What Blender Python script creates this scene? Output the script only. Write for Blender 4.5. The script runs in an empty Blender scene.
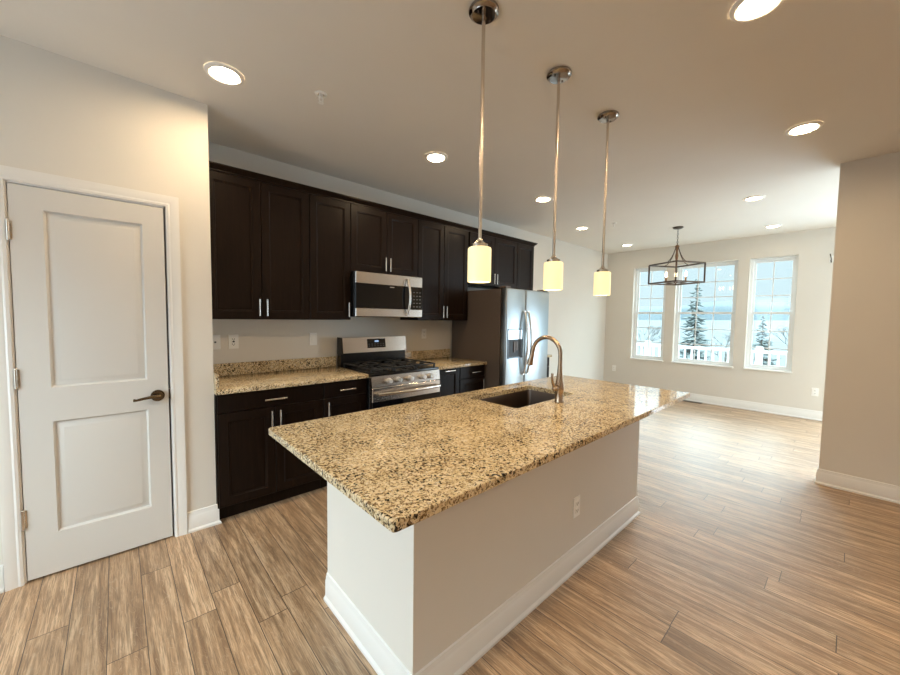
import bpy, bmesh, math, random
from mathutils import Vector, Matrix
random.seed(7)
S = bpy.context.scene
COL = S.collection
PI = math.pi

# ------------------------------------------------------------------ camera
CAM_H = 1.4119
R2 = Vector((0.73884854, -0.67373822, 0.01340323))
U2 = Vector((0.02763829, 0.05017043, 0.99835818))
FW = Vector((0.67330451, 0.73726504, -0.05568932))
cam_d = bpy.data.cameras.new('camera')
cam_d.sensor_fit = 'HORIZONTAL'
cam_d.sensor_width = 36.0
cam_d.lens = 366.2 / 900 * 36
cam_d.clip_start = 0.02
cam_d.clip_end = 2000
cam = bpy.data.objects.new('camera', cam_d)
COL.objects.link(cam)
cam.matrix_world = Matrix(((R2.x, U2.x, -FW.x, 0), (R2.y, U2.y, -FW.y, 0), (R2.z, U2.z, -FW.z, CAM_H), (0, 0, 0, 1)))
S.camera = cam

# ------------------------------------------------------------------ world: overcast sky, brighter overhead
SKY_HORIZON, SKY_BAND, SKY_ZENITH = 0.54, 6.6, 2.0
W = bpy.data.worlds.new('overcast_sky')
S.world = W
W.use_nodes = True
wn = W.node_tree
wn.nodes.clear()
wo = wn.nodes.new('ShaderNodeOutputWorld')
bg = wn.nodes.new('ShaderNodeBackground')
tc = wn.nodes.new('ShaderNodeTexCoord')
sx = wn.nodes.new('ShaderNodeSeparateXYZ')
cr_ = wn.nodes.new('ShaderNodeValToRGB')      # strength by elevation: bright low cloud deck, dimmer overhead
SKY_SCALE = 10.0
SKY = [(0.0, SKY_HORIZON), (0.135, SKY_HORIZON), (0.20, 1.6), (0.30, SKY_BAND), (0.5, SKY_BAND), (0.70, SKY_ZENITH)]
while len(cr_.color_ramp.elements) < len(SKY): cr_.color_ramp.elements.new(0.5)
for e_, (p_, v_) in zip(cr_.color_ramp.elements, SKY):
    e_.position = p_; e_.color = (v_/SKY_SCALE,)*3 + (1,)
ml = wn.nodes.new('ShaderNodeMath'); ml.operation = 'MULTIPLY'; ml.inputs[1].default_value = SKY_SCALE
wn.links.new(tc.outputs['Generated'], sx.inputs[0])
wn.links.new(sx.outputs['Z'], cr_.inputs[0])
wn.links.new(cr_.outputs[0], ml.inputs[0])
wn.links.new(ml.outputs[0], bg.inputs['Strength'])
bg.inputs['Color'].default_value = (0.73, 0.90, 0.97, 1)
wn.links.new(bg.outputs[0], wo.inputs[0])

# ------------------------------------------------------------------ daylight through the openings of the room outside the frame
def area(name, loc, rot, sx_, sy_, watts, col):
    d = bpy.data.lights.new(name, 'AREA')
    d.shape = 'RECTANGLE'; d.size = sx_; d.size_y = sy_
    d.energy = watts; d.color = col
    o = bpy.data.objects.new(name, d)
    o.location = loc; o.rotation_euler = rot
    COL.objects.link(o)
    return o
# area light points along its local -Z
area('daylight_left_window', (-1.82, 1.55, 1.45), (0, -PI/2, 0), 1.55, 1.55, 9.0, (0.70, 0.87, 1.0))
area('daylight_patio_door', (7.44, -1.05, 1.0), (0, PI/2 - 0.12, 0), 1.8, 1.65, 52, (0.64, 0.84, 1.0))
area('daylight_dining_window', (6.1, -2.68, 1.45), (PI/2, 0, 0), 1.55, 1.85, 24, (0.68, 0.86, 1.0))

S.view_settings.view_transform = 'Standard'
S.view_settings.look = 'None'
S.view_settings.gamma = 1.0
S.view_settings.exposure = 1.12
S.view_settings.use_curve_mapping = False
POT_STRENGTH = 102.0
DINING_POT_STRENGTH = 20.0
BULB_STRENGTH = 30.0
try:
    S.cycles.use_denoising = True
    S.cycles.max_bounces = 12
    S.cycles.diffuse_bounces = 6
    S.cycles.glossy_bounces = 5
    S.cycles.transparent_max_bounces = 12
    S.cycles.sample_clamp_indirect = 6.0
    S.cycles.caustics_reflective = False
    S.cycles.caustics_refractive = False
except Exception:
    pass

# ------------------------------------------------------------------ materials
def mat(name, col, rough=0.5, metal=0.0, spec=0.5, emit=None, estr=0.0, coat=0.0, aniso=0.0):
    m = bpy.data.materials.new(name)
    m.use_nodes = True
    b = m.node_tree.nodes['Principled BSDF']
    b.inputs['Base Color'].default_value = (*col, 1)
    b.inputs['Roughness'].default_value = rough
    b.inputs['Metallic'].default_value = metal
    b.inputs['Specular IOR Level'].default_value = spec
    b.inputs['Coat Weight'].default_value = coat
    b.inputs['Anisotropic'].default_value = aniso
    if emit:
        b.inputs['Emission Color'].default_value = (*emit, 1)
        b.inputs['Emission Strength'].default_value = estr
    return m

def N(m, t, **kw):
    n = m.node_tree.nodes.new(t)
    for k, v in kw.items():
        setattr(n, k, v)
    return n
def L(m, a, b):
    m.node_tree.links.new(a, b)
def bsdf(m):
    return m.node_tree.nodes['Principled BSDF']
def math_n(m, op, a, b=None):
    n = N(m, 'ShaderNodeMath', operation=op)
    for i, v in enumerate((a, b)):
        if v is None: continue
        if isinstance(v, (int, float)): n.inputs[i].default_value = v
        else: L(m, v, n.inputs[i])
    return n.outputs[0]
def ramp(m, fac, stops, interp='LINEAR'):
    n = N(m, 'ShaderNodeValToRGB')
    n.color_ramp.interpolation = interp
    e = n.color_ramp.elements
    while len(e) < len(stops): e.new(0.5)
    for i, (p, c) in enumerate(stops):
        e[i].position = p; e[i].color = (*c, 1)
    L(m, fac, n.inputs[0])
    return n.outputs[0]
def mixc(m, fac, a, b, mode='MIX'):
    n = N(m, 'ShaderNodeMix', data_type='RGBA', blend_type=mode)
    if isinstance(fac, (int, float)): n.inputs[0].default_value = fac
    else: L(m, fac, n.inputs[0])
    for i, v in ((6, a), (7, b)):
        if isinstance(v, tuple): n.inputs[i].default_value = (*v, 1)
        else: L(m, v, n.inputs[i])
    return n.outputs[2]
def noise(m, vec, scale, detail=2, rough=0.5, dist=0.0):
    n = N(m, 'ShaderNodeTexNoise')
    n.inputs['Scale'].default_value = scale
    n.inputs['Detail'].default_value = detail
    n.inputs['Roughness'].default_value = rough
    n.inputs['Distortion'].default_value = dist
    L(m, vec, n.inputs['Vector'])
    return n.outputs['Fac']
def world_vec(m, scale=(1, 1, 1)):
    g = N(m, 'ShaderNodeNewGeometry')
    mp = N(m, 'ShaderNodeMapping')
    mp.inputs['Scale'].default_value = scale
    L(m, g.outputs['Position'], mp.inputs['Vector'])
    return mp.outputs[0]

def paint(name, col, rough=0.6):
    m = mat(name, col, rough, spec=0.35)
    v = world_vec(m)
    f = noise(m, v, 3.0, 3)
    c = mixc(m, f, tuple(x*0.975 for x in col), tuple(min(1, x*1.02) for x in col))
    L(m, c, bsdf(m).inputs['Base Color'])
    bp = N(m, 'ShaderNodeBump'); bp.inputs['Strength'].default_value = 0.03; bp.inputs['Distance'].default_value = 0.002
    L(m, noise(m, v, 220, 2), bp.inputs['Height'])
    L(m, bp.outputs[0], bsdf(m).inputs['Normal'])
    return m

M = {}
M['wall'] = paint('greige_wall_paint', (0.715, 0.68, 0.62), 0.7)
M['ceiling'] = paint('ceiling_paint', (0.80, 0.765, 0.71), 0.85)
M['trim'] = mat('white_trim_paint', (0.80, 0.785, 0.755), 0.32)
M['door'] = mat('white_door_paint', (0.66, 0.64, 0.605), 0.38)
M['plastic'] = mat('white_plastic', (0.90, 0.89, 0.86), 0.35)
M['slot'] = mat('dark_slot', (0.03, 0.03, 0.03), 0.6)
M['vinyl'] = mat('white_vinyl', (0.84, 0.86, 0.87), 0.35)
M['nickel'] = mat('brushed_nickel', (0.66, 0.60, 0.53), 0.27, 1.0)
M['satin'] = mat('satin_pull_metal', (0.78, 0.76, 0.73), 0.25, 1.0)
M['knob'] = mat('bright_knob_metal', (0.86, 0.84, 0.81), 0.38, 0.75)
M['chrome'] = mat('polished_chrome', (0.34, 0.30, 0.27), 0.08, 1.0)
M['bronze'] = mat('dark_bronze', (0.10, 0.072, 0.055), 0.35, 0.8)
M['copperbrz'] = mat('aged_bronze', (0.26, 0.15, 0.085), 0.35, 0.8)
M['black'] = mat('black_enamel', (0.009, 0.009, 0.010), 0.22)
M['blackglass'] = mat('black_glass', (0.005, 0.005, 0.006), 0.06)
M['iron'] = mat('cast_iron', (0.013, 0.013, 0.013), 0.5)
M['greybody'] = mat('dark_grey_appliance_side', (0.12, 0.092, 0.075), 0.45, 0.2)
M['shade'] = mat('opal_glass_shade', (0.85, 0.80, 0.65), 0.3, emit=(1.0, 0.81, 0.36), estr=0.39)
M['bulb'] = mat('glowing_bulb', (0.9, 0.85, 0.7), 0.4, emit=(1.0, 0.78, 0.48), estr=BULB_STRENGTH)
M['candlebulb'] = mat('glowing_candle_bulb', (0.9, 0.85, 0.7), 0.4, emit=(1.0, 0.76, 0.45), estr=9.0)
M['lens'] = mat('glowing_light_lens', (0.9, 0.9, 0.85), 0.4, emit=(1.0, 0.74, 0.45), estr=POT_STRENGTH)
M['lens_dining'] = mat('glowing_dining_light_lens', (0.9, 0.9, 0.85), 0.4, emit=(1.0, 0.78, 0.52), estr=DINING_POT_STRENGTH)
M['display'] = mat('lit_clock_display', (0.01, 0.01, 0.012), 0.2, emit=(0.45, 0.65, 1.0), estr=0.6)
M['keys'] = mat('grey_key_print', (0.16, 0.16, 0.17), 0.5)
M['bark'] = mat('tree_bark', (0.10, 0.085, 0.07), 0.9)
M['snow'] = mat('pale_winter_ground', (0.105, 0.12, 0.125), 0.9)
M['deck'] = mat('composite_decking', (0.42, 0.40, 0.38), 0.8)

def steel(name, col, rough):
    m = mat(name, col, rough, 1.0)
    v = world_vec(m, (1.5, 60, 260))
    f = noise(m, v, 4.0, 2)
    r = N(m, 'ShaderNodeMapRange')
    r.inputs['To Min'].default_value = rough - 0.05; r.inputs['To Max'].default_value = rough + 0.07
    L(m, f, r.inputs['Value']); L(m, r.outputs[0], bsdf(m).inputs['Roughness'])
    return m
M['steel'] = steel('brushed_stainless_steel', (0.62, 0.58, 0.54), 0.24)
M['fridge'] = steel('stainless_fridge_door', (0.37, 0.41, 0.43), 0.30)
M['sink'] = steel('stainless_sink', (0.19, 0.145, 0.12), 0.34)

# dark espresso cabinets
def cabinet_mat():
    m = mat('espresso_stained_wood', (0.02, 0.012, 0.009), 0.36, spec=0.14)
    v = world_vec(m, (22, 22, 1.6))
    f = noise(m, v, 3.0, 5, 0.6, 0.6)
    c = ramp(m, f, [(0.25, (0.007, 0.0036, 0.0022)), (0.55, (0.011, 0.0056, 0.0034)), (0.8, (0.018, 0.009, 0.0052))])
    L(m, c, bsdf(m).inputs['Base Color'])
    r = N(m, 'ShaderNodeMapRange')
    r.inputs['To Min'].default_value = 0.30; r.inputs['To Max'].default_value = 0.44
    L(m, f, r.inputs['Value']); L(m, r.outputs[0], bsdf(m).inputs['Roughness'])
    return m
M['cab'] = cabinet_mat()

# speckled gold granite
def granite_mat():
    m = mat('speckled_gold_granite', (0.5, 0.4, 0.25), 0.07, spec=0.42)
    v = world_vec(m)
    big = noise(m, v, 5.0, 3, 0.55, 0.4)
    mid = noise(m, v, 62.0, 4, 0.65, 0.5)
    base = ramp(m, mid, [(0.30, (0.32, 0.22, 0.12)), (0.40, (0.62, 0.48, 0.29)), (0.53, (0.78, 0.66, 0.45)), (0.74, (0.86, 0.80, 0.67))])
    base = mixc(m, math_n(m, 'MULTIPLY', big, 0.55), base, (0.78, 0.60, 0.32), 'MIX')
    # brown flecks
    f1 = noise(m, v, 120.0, 3, 0.6, 0.7)
    f1 = math_n(m, 'ADD', f1, math_n(m, 'MULTIPLY', math_n(m, 'SUBTRACT', big, 0.5), 0.22))
    k1 = ramp(m, f1, [(0.515, (0, 0, 0)), (0.575, (0.92, 0.92, 0.92))])
    c = mixc(m, k1, base, (0.17, 0.098, 0.042))
    # black mineral grains in clusters
    f2 = noise(m, v, 95.0, 2, 0.5, 0.4)
    cl = noise(m, v, 9.0, 2)
    s2 = math_n(m, 'ADD', f2, math_n(m, 'MULTIPLY', math_n(m, 'SUBTRACT', cl, 0.5), 0.28))
    k2 = ramp(m, s2, [(0.60, (0, 0, 0)), (0.63, (1, 1, 1))])
    c = mixc(m, k2, c, (0.022, 0.014, 0.010))
    # pale quartz
    f3 = noise(m, v, 85.0, 2, 0.5, 0.2)
    k3 = ramp(m, f3, [(0.26, (1, 1, 1)), (0.33, (0, 0, 0))])
    c = mixc(m, k3, c, (0.72, 0.69, 0.62))
    L(m, c, bsdf(m).inputs['Base Color'])
    return m
M['granite'] = granite_mat()

# wood plank floor, planks run along Y
def floor_mat():
    m = mat('wood_plank_flooring', (0.3, 0.2, 0.12), 0.3, spec=0.8, coat=0.3)
    bsdf(m).inputs['Coat Roughness'].default_value = 0.42
    g = N(m, 'ShaderNodeNewGeometry')
    s = N(m, 'ShaderNodeSeparateXYZ'); L(m, g.outputs['Position'], s.inputs[0])
    PW, PL = 0.128, 1.22
    u = math_n(m, 'DIVIDE', math_n(m, 'ADD', s.outputs['X'], 20.0 - 0.095), PW)
    row = math_n(m, 'FLOOR', u); fu = math_n(m, 'FRACT', u)
    wn1 = N(m, 'ShaderNodeTexWhiteNoise', noise_dimensions='1D'); L(m, row, wn1.inputs['W'])
    vv = math_n(m, 'DIVIDE', math_n(m, 'ADD', math_n(m, 'ADD', s.outputs['Y'], 20.0), math_n(m, 'MULTIPLY', wn1.outputs['Value'], PL)), PL)
    seg = math_n(m, 'FLOOR', vv); fv = math_n(m, 'FRACT', vv)
    idn = math_n(m, 'ADD', math_n(m, 'MULTIPLY', row, 17.31), math_n(m, 'MULTIPLY', seg, 5.77))
    wn2 = N(m, 'ShaderNodeTexWhiteNoise', noise_dimensions='1D'); L(m, idn, wn2.inputs['W'])
    # grain coordinates, shifted per plank
    cb = N(m, 'ShaderNodeCombineXYZ')
    L(m, s.outputs['X'], cb.inputs[0]); L(m, s.outputs['Y'], cb.inputs[1])
    L(m, math_n(m, 'MULTIPLY', wn2.outputs['Value'], 37.0), cb.inputs[2])
    def mp(sc):
        n = N(m, 'ShaderNodeMapping'); n.inputs['Scale'].default_value = sc
        L(m, cb.outputs[0], n.inputs['Vector']); return n.outputs[0]
    g1 = noise(m, mp((24, 1.5, 1)), 1.0, 7, 0.68, 1.0)
    g2 = noise(m, mp((230, 9.0, 1)), 1.0, 4, 0.65, 0.5)
    g3 = noise(m, mp((7, 1.6, 1)), 1.0, 2, 0.5, 2.2)
    # cathedral figure: rings of a stretched field
    rings = math_n(m, 'ABSOLUTE', math_n(m, 'SUBTRACT', math_n(m, 'FRACT', math_n(m, 'MULTIPLY', g3, 17.0)), 0.5))
    a = ramp(m, g1, [(0.34, (0.20, 0.107, 0.050)), (0.5, (0.46, 0.292, 0.165)), (0.66, (0.72, 0.52, 0.335))])
    a = mixc(m, ramp(m, rings, [(0.0, (0.6, 0.6, 0.6)), (0.075, (0, 0, 0))]), a, (0.60, 0.46, 0.32))
    a = mixc(m, ramp(m, g2, [(0.38, (0.85, 0.85, 0.85)), (0.52, (0, 0, 0))]), a, (0.22, 0.135, 0.075))
    g4 = noise(m, mp((60, 2.4, 1)), 1.0, 4, 0.6, 0.8)
    a = mixc(m, ramp(m, g4, [(0.36, (0.55, 0.55, 0.55)), (0.46, (0, 0, 0))]), a, (0.20, 0.115, 0.058))
    a = mixc(m, ramp(m, g4, [(0.58, (0, 0, 0)), (0.70, (0.35, 0.35, 0.35))]), a, (0.72, 0.55, 0.38))
    tone = N(m, 'ShaderNodeMapRange'); tone.inputs['To Min'].default_value = 0.86; tone.inputs['To Max'].default_value = 1.12
    L(m, wn2.outputs['Value'], tone.inputs['Value'])
    tcomb = N(m, 'ShaderNodeCombineColor')
    for i in range(3): L(m, tone.outputs[0], tcomb.inputs[i])
    a = mixc(m, 1.0, a, tcomb.outputs[0], 'MULTIPLY')
    # seams
    eu = math_n(m, 'MINIMUM', fu, math_n(m, 'SUBTRACT', 1.0, fu))
    ev = math_n(m, 'MINIMUM', fv, math_n(m, 'SUBTRACT', 1.0, fv))
    su = math_n(m, 'LESS_THAN', eu, 0.0016 / PW)
    sv = math_n(m, 'LESS_THAN', ev, 0.0018 / PL)
    seam = math_n(m, 'MAXIMUM', su, sv)
    a = mixc(m, seam, a, (0.055, 0.033, 0.02))
    L(m, a, bsdf(m).inputs['Base Color'])
    r = N(m, 'ShaderNodeMapRange'); r.inputs['To Min'].default_value = 0.44; r.inputs['To Max'].default_value = 0.54
    L(m, g1, r.inputs['Value']); L(m, r.outputs[0], bsdf(m).inputs['Roughness'])
    bp = N(m, 'ShaderNodeBump'); bp.inputs['Strength'].default_value = 0.12; bp.inputs['Distance'].default_value = 0.002
    hh = math_n(m, 'SUBTRACT', math_n(m, 'MULTIPLY', g2, 0.5), seam)
    L(m, hh, bp.inputs['Height']); L(m, bp.outputs[0], bsdf(m).inputs['Normal'])
    return m
M['floor'] = floor_mat()

def glass_mat():
    m = bpy.data.materials.new('clear_window_glass'); m.use_nodes = True
    nt = m.node_tree; nt.nodes.clear()
    o = nt.nodes.new('ShaderNodeOutputMaterial'); t = nt.nodes.new('ShaderNodeBsdfTransparent')
    g = nt.nodes.new('ShaderNodeBsdfGlossy'); mx = nt.nodes.new('ShaderNodeMixShader')
    t.inputs['Color'].default_value = (0.93, 0.97, 0.97, 1); g.inputs['Roughness'].default_value = 0.02
    mx.inputs[0].default_value = 0.05
    nt.links.new(t.outputs[0], mx.inputs[1]); nt.links.new(g.outputs[0], mx.inputs[2]); nt.links.new(mx.outputs[0], o.inputs[0])
    return m
M['glass'] = glass_mat()

def leaf_mat(name, c1, c2):
    m = mat(name, c1, 0.8)
    f = noise(m, world_vec(m), 5.0, 4)
    L(m, mixc(m, f, c1, c2), bsdf(m).inputs['Base Color'])
    return m
M['needles'] = leaf_mat('conifer_needles', (0.09, 0.11, 0.10), (0.22, 0.25, 0.25))
M['twigs'] = leaf_mat('bare_twigs', (0.13, 0.13, 0.125), (0.2, 0.2, 0.2))
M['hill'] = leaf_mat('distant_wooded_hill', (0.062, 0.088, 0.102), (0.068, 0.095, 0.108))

# ------------------------------------------------------------------ mesh helpers
def new():
    return bmesh.new()
def box(bm, x0, x1, y0, y1, z0, z1, bev=0.0, seg=1):
    vs = [bm.verts.new(p) for p in ((x0,y0,z0),(x1,y0,z0),(x1,y1,z0),(x0,y1,z0),(x0,y0,z1),(x1,y0,z1),(x1,y1,z1),(x0,y1,z1))]
    fs = [bm.faces.new([vs[i] for i in q]) for q in ((0,3,2,1),(4,5,6,7),(0,1,5,4),(1,2,6,5),(2,3,7,6),(3,0,4,7))]
    if bev > 0:
        es = list({e for f in fs for e in f.edges})
        bmesh.ops.bevel(bm, geom=es, offset=bev, segments=seg, affect='EDGES', profile=0.5)
    return fs
def cyl(bm, c, r, h, axis='z', seg=24, r2=None):
    r2 = r if r2 is None else r2
    rot = {'z': Matrix(), 'x': Matrix.Rotation(PI/2, 4, 'Y'), 'y': Matrix.Rotation(-PI/2, 4, 'X')}[axis]
    bmesh.ops.create_cone(bm, cap_ends=True, cap_tris=False, segments=seg, radius1=r, radius2=r2, depth=h, matrix=Matrix.Translation(c) @ rot)
def ball(bm, c, r, sc=(1, 1, 1), seg=20):
    bmesh.ops.create_uvsphere(bm, u_segments=seg, v_segments=max(8, seg//2), radius=r, matrix=Matrix.Translation(c) @ Matrix.Diagonal((*sc, 1)))
def lathe(bm, c, prof, seg=32, closed=False):
    """prof: list of (radius, z) revolved about the vertical through c; closed joins last ring to first"""
    rings = []
    for r, z in prof:
        if r < 1e-6:
            rings.append([bm.verts.new((c[0], c[1], c[2] + z))])
        else:
            rings.append([bm.verts.new((c[0] + r*math.cos(2*PI*k/seg), c[1] + r*math.sin(2*PI*k/seg), c[2] + z)) for k in range(seg)])
    pairs = list(zip(rings[:-1], rings[1:]))
    if closed: pairs.append((rings[-1], rings[0]))
    for a, b in pairs:
        for k in range(seg):
            k2 = (k + 1) % seg
            if len(a) == 1 and len(b) == 1: continue
            if len(a) == 1: bm.faces.new((a[0], b[k], b[k2]))
            elif len(b) == 1: bm.faces.new((a[k], b[0], a[k2]))
            else: bm.faces.new((a[k], b[k], b[k2], a[k2]))
def tube(bm, pts, r, seg=12, caps=True):
    """r: radius or list of radii along the polyline"""
    pts = [Vector(p) for p in pts]
    rs = r if isinstance(r, (list, tuple)) else [r]*len(pts)
    rings = []
    t0 = (pts[1] - pts[0]).normalized()
    n = t0.orthogonal().normalized()
    for i, p in enumerate(pts):
        if i == 0: t = t0
        elif i == len(pts) - 1: t = (pts[i] - pts[i-1]).normalized()
        else: t = ((pts[i+1] - p).normalized() + (p - pts[i-1]).normalized()).normalized()
        n = (n - t * n.dot(t)).normalized()
        b = t.cross(n)
        rings.append([bm.verts.new(p + (n*math.cos(2*PI*k/seg) + b*math.sin(2*PI*k/seg))*rs[i]) for k in range(seg)])
    for a, b in zip(rings[:-1], rings[1:]):
        for k in range(seg):
            bm.faces.new((a[k], a[(k+1)%seg], b[(k+1)%seg], b[k]))
    if caps:
        bm.faces.new(rings[0][::-1]); bm.faces.new(rings[-1])
def extrude_profile(bm, prof, p0, p1, out):
    """baseboard-like strip: prof is [(depth, z)], run from p0 to p1 (xy), depth measured along out (xy)"""
    ends = []
    for p in (p0, p1):
        ends.append([bm.verts.new((p[0] + out[0]*d, p[1] + out[1]*d, z)) for d, z in prof])
    n = len(prof)
    for k in range(n):
        bm.faces.new((ends[0][k], ends[0][(k+1)%n], ends[1][(k+1)%n], ends[1][k]))
    bm.faces.new(ends[0][::-1]); bm.faces.new(ends[1])

LOC = {}
def smooth(me, ang=35):
    for p in me.polygons: p.use_smooth = True
    try: me.set_sharp_from_angle(angle=math.radians(ang))
    except Exception: pass
def obj(name, bm, m, parent=None, loc=None, sm=True):
    """one mesh object built in world coordinates; its origin goes to its thing's base (or loc)"""
    if parent is not None: base = LOC[parent.name]
    elif loc is not None: base = Vector(loc)
    else: base = Vector((0, 0, 0))
    bmesh.ops.recalc_face_normals(bm, faces=bm.faces)
    bm.transform(Matrix.Translation(-base))
    me = bpy.data.meshes.new(name)
    bm.to_mesh(me); bm.free()
    if sm: smooth(me)
    mm = m if isinstance(m, (list, tuple)) else [m]
    for x in mm: me.materials.append(x)
    o = bpy.data.objects.new(name, me)
    COL.objects.link(o)
    if parent is not None: o.parent = parent
    else: o.location = base
    LOC[o.name] = base
    return o
def tag(o, label, cat, group=None, kind=None):
    o['label'] = label; o['category'] = cat
    if group: o['group'] = group
    if kind: o['kind'] = kind
    return o
def thing(name, label, cat, loc, group=None, kind=None):
    o = bpy.data.objects.new(name, None)
    o.empty_display_size = 0.1
    o.location = loc
    COL.objects.link(o)
    LOC[o.name] = Vector(loc)
    return tag(o, label, cat, group, kind)
def struct(name, bm, m, label, cat, parent=None):
    o = obj(name, bm, m, parent)
    if parent is None: tag(o, label, cat, kind='structure')
    return o
def dup(root, delta, label, group=None):
    def cp(o, par):
        c = o.copy()
        COL.objects.link(c)
        if par is not None:
            c.parent = par
        for ch in o.children: cp(ch, c)
        return c
    r = cp(root, None)
    r.location = root.location + Vector(delta)
    LOC[r.name] = Vector(r.location)
    r['label'] = label
    if group: r['group'] = group
    return r

# ------------------------------------------------------------------ dimensions (metres)
CEIL = 2.7357
YK = 3.407      # kitchen wall
YD = 2.823      # pantry wall
XC = 0.468      # pantry wall outer corner
XW = 7.426      # window wall
XR, YR = 4.51, 0.131   # right wall face and end
XL, YB = -1.7, -3.2    # room edges behind the camera
T = 0.14

# ------------------------------------------------------------------ structure
bm = new(); box(bm, XL - T, XW + T, YB - T, YK + T, -0.12, 0.0)
struct('floor', bm, M['floor'], 'brown wood plank floor running through kitchen and dining room', 'floor')
bm = new(); box(bm, XL - T, XW + T, YB - T, YK + T, CEIL, CEIL + 0.12)
struct('ceiling', bm, M['ceiling'], 'flat pale ceiling with recessed lights', 'ceiling')
bm = new(); box(bm, XC, XW + T, YK, YK + T, 0, CEIL)
struct('wall_back', bm, M['wall'], 'beige wall behind the dark kitchen cabinets', 'wall')

# pantry wall with its doorway
DL, DR, DT = -0.378, 0.232, 2.044
bm = new()
for b in ((XL, DL - 0.012, YD, YK + T, 0, CEIL), (DR + 0.012, XC, YD, YK + T, 0, CEIL), (DL - 0.012, DR + 0.012, YD, YK + T, DT + 0.012, CEIL)):
    box(bm, *b)
box(bm, DL - 0.012, DR + 0.012, YD + 0.12, YK + T, 0, DT + 0.012)
struct('wall_left', bm, M['wall'], 'cream wall holding the white pantry door', 'wall')

# window wall with three window openings and a patio doorway beyond the right wall
WINS = [(2.316, 2.882), (1.277, 2.158), (0.572, 1.1285)]
WZ0, WZ1 = 0.658, 2.396
PD = (-1.9, -0.2, 0.0, 2.1)
bm = new()
ys = [(-2.6 - T, PD[0]), (PD[1], WINS[2][0]), (WINS[2][1], WINS[1][0]), (WINS[1][1], WINS[0][0]), (WINS[0][1], YK + T)]
for a, b in ys: box(bm, XW, XW + T, a, b, 0, CEIL)
for a, b in WINS:
    box(bm, XW, XW + T, a, b, 0, WZ0); box(bm, XW, XW + T, a, b, WZ1, CEIL)
box(bm, XW, XW + T, PD[0], PD[1], PD[3], CEIL)
struct('wall_far', bm, M['wall'], 'pale dining room wall with the three windows', 'wall')

bm = new(); box(bm, XR, XR + 0.12, -2.6, YR, 0, CEIL)
struct('wall_right', bm, M['wall'], 'beige wall end at the right of the dining opening', 'wall')

# walls outside the frame that close the room
bm = new()
LW = (0.75, 2.35, 0.65, 2.25)
box(bm, XL - T, XL, YB - T, LW[0], 0, CEIL); box(bm, XL - T, XL, LW[1], YK + T, 0, CEIL)
box(bm, XL - T, XL, LW[0], LW[1], 0, LW[2]); box(bm, XL - T, XL, LW[0], LW[1], LW[3], CEIL)
struct('wall_side', bm, M['wall'], 'beige side wall with a window behind the camera', 'wall')
bm = new()
BW = (5.3, 6.9, 0.5, 2.4)
YD2 = -2.6
box(bm, XR, BW[0], YD2 - T, YD2, 0, CEIL); box(bm, BW[1], XW, YD2 - T, YD2, 0, CEIL)
box(bm, BW[0], BW[1], YD2 - T, YD2, 0, BW[2]); box(bm, BW[0], BW[1], YD2 - T, YD2, BW[3], CEIL)
FW_ = (0.15, 1.15, 0.95, 2.05)  # extra opening, added so sky light reaches the island front
box(bm, XL, FW_[0], YB - T, YB, 0, CEIL); box(bm, FW_[1], XR, YB - T, YB, 0, CEIL); box(bm, FW_[0], FW_[1], YB - T, YB, 0, FW_[2]); box(bm, FW_[0], FW_[1], YB - T, YB, FW_[3], CEIL)
box(bm, XR, XR + T, YB, YD2 - T, 0, CEIL)
struct('wall_front', bm, M['wall'], 'beige wall behind the camera with a dining window and an added opening', 'wall')

# baseboards (with a shoe moulding)
BASE = [(0, 0), (0.022, 0), (0.022, 0.012), (0.013, 0.022), (0.013, 0.098), (0.0095, 0.103), (0.0095, 0.114), (0.006, 0.122), (0.006, 0.130), (0, 0.134)]
def baseboard(name, runs, label):
    bm = new()
    for p0, p1, out in runs: extrude_profile(bm, BASE, p0, p1, out)
    return struct(name, bm, M['trim'], label, 'baseboard')
def sweep(bm, prof, path):
    rings = [[bm.verts.new((px + ox*d, py + oy*d, z)) for d, z in prof] for (px, py), (ox, oy) in path]
    n = len(prof)
    for A, B in zip(rings[:-1], rings[1:]):
        for k in range(n): bm.faces.new((A[k], A[(k+1)%n], B[(k+1)%n], B[k]))
    bm.faces.new(rings[0]); bm.faces.new(rings[-1][::-1])
bm = new()
sweep(bm, BASE, [((XL, YD), (0, -1)), ((DL - 0.075, YD), (0, -1))])
sweep(bm, BASE, [((DR + 0.075, YD), (0, -1)), ((XC, YD), (1, -1))])
struct('baseboard_left', bm, M['trim'], 'white baseboard along the foot of the pantry door wall', 'baseboard')
bm = new()
sweep(bm, BASE, [((XR, -2.6), (-1, 0)), ((XR, YR), (-1, 1)), ((XR + 0.12, YR), (1, 1)), ((XR + 0.12, -2.6), (1, 0))])
struct('baseboard_right', bm, M['trim'], 'white baseboard wrapping the right wall end', 'baseboard')
baseboard('baseboard_back', [((4.42, YK), (XW, YK), (0, -1))], 'white baseboard on the wall past the refrigerator')
baseboard('baseboard_far', [((XW, PD[1] + 0.08), (XW, YK), (-1, 0))], 'white baseboard under the three dining windows')

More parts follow.
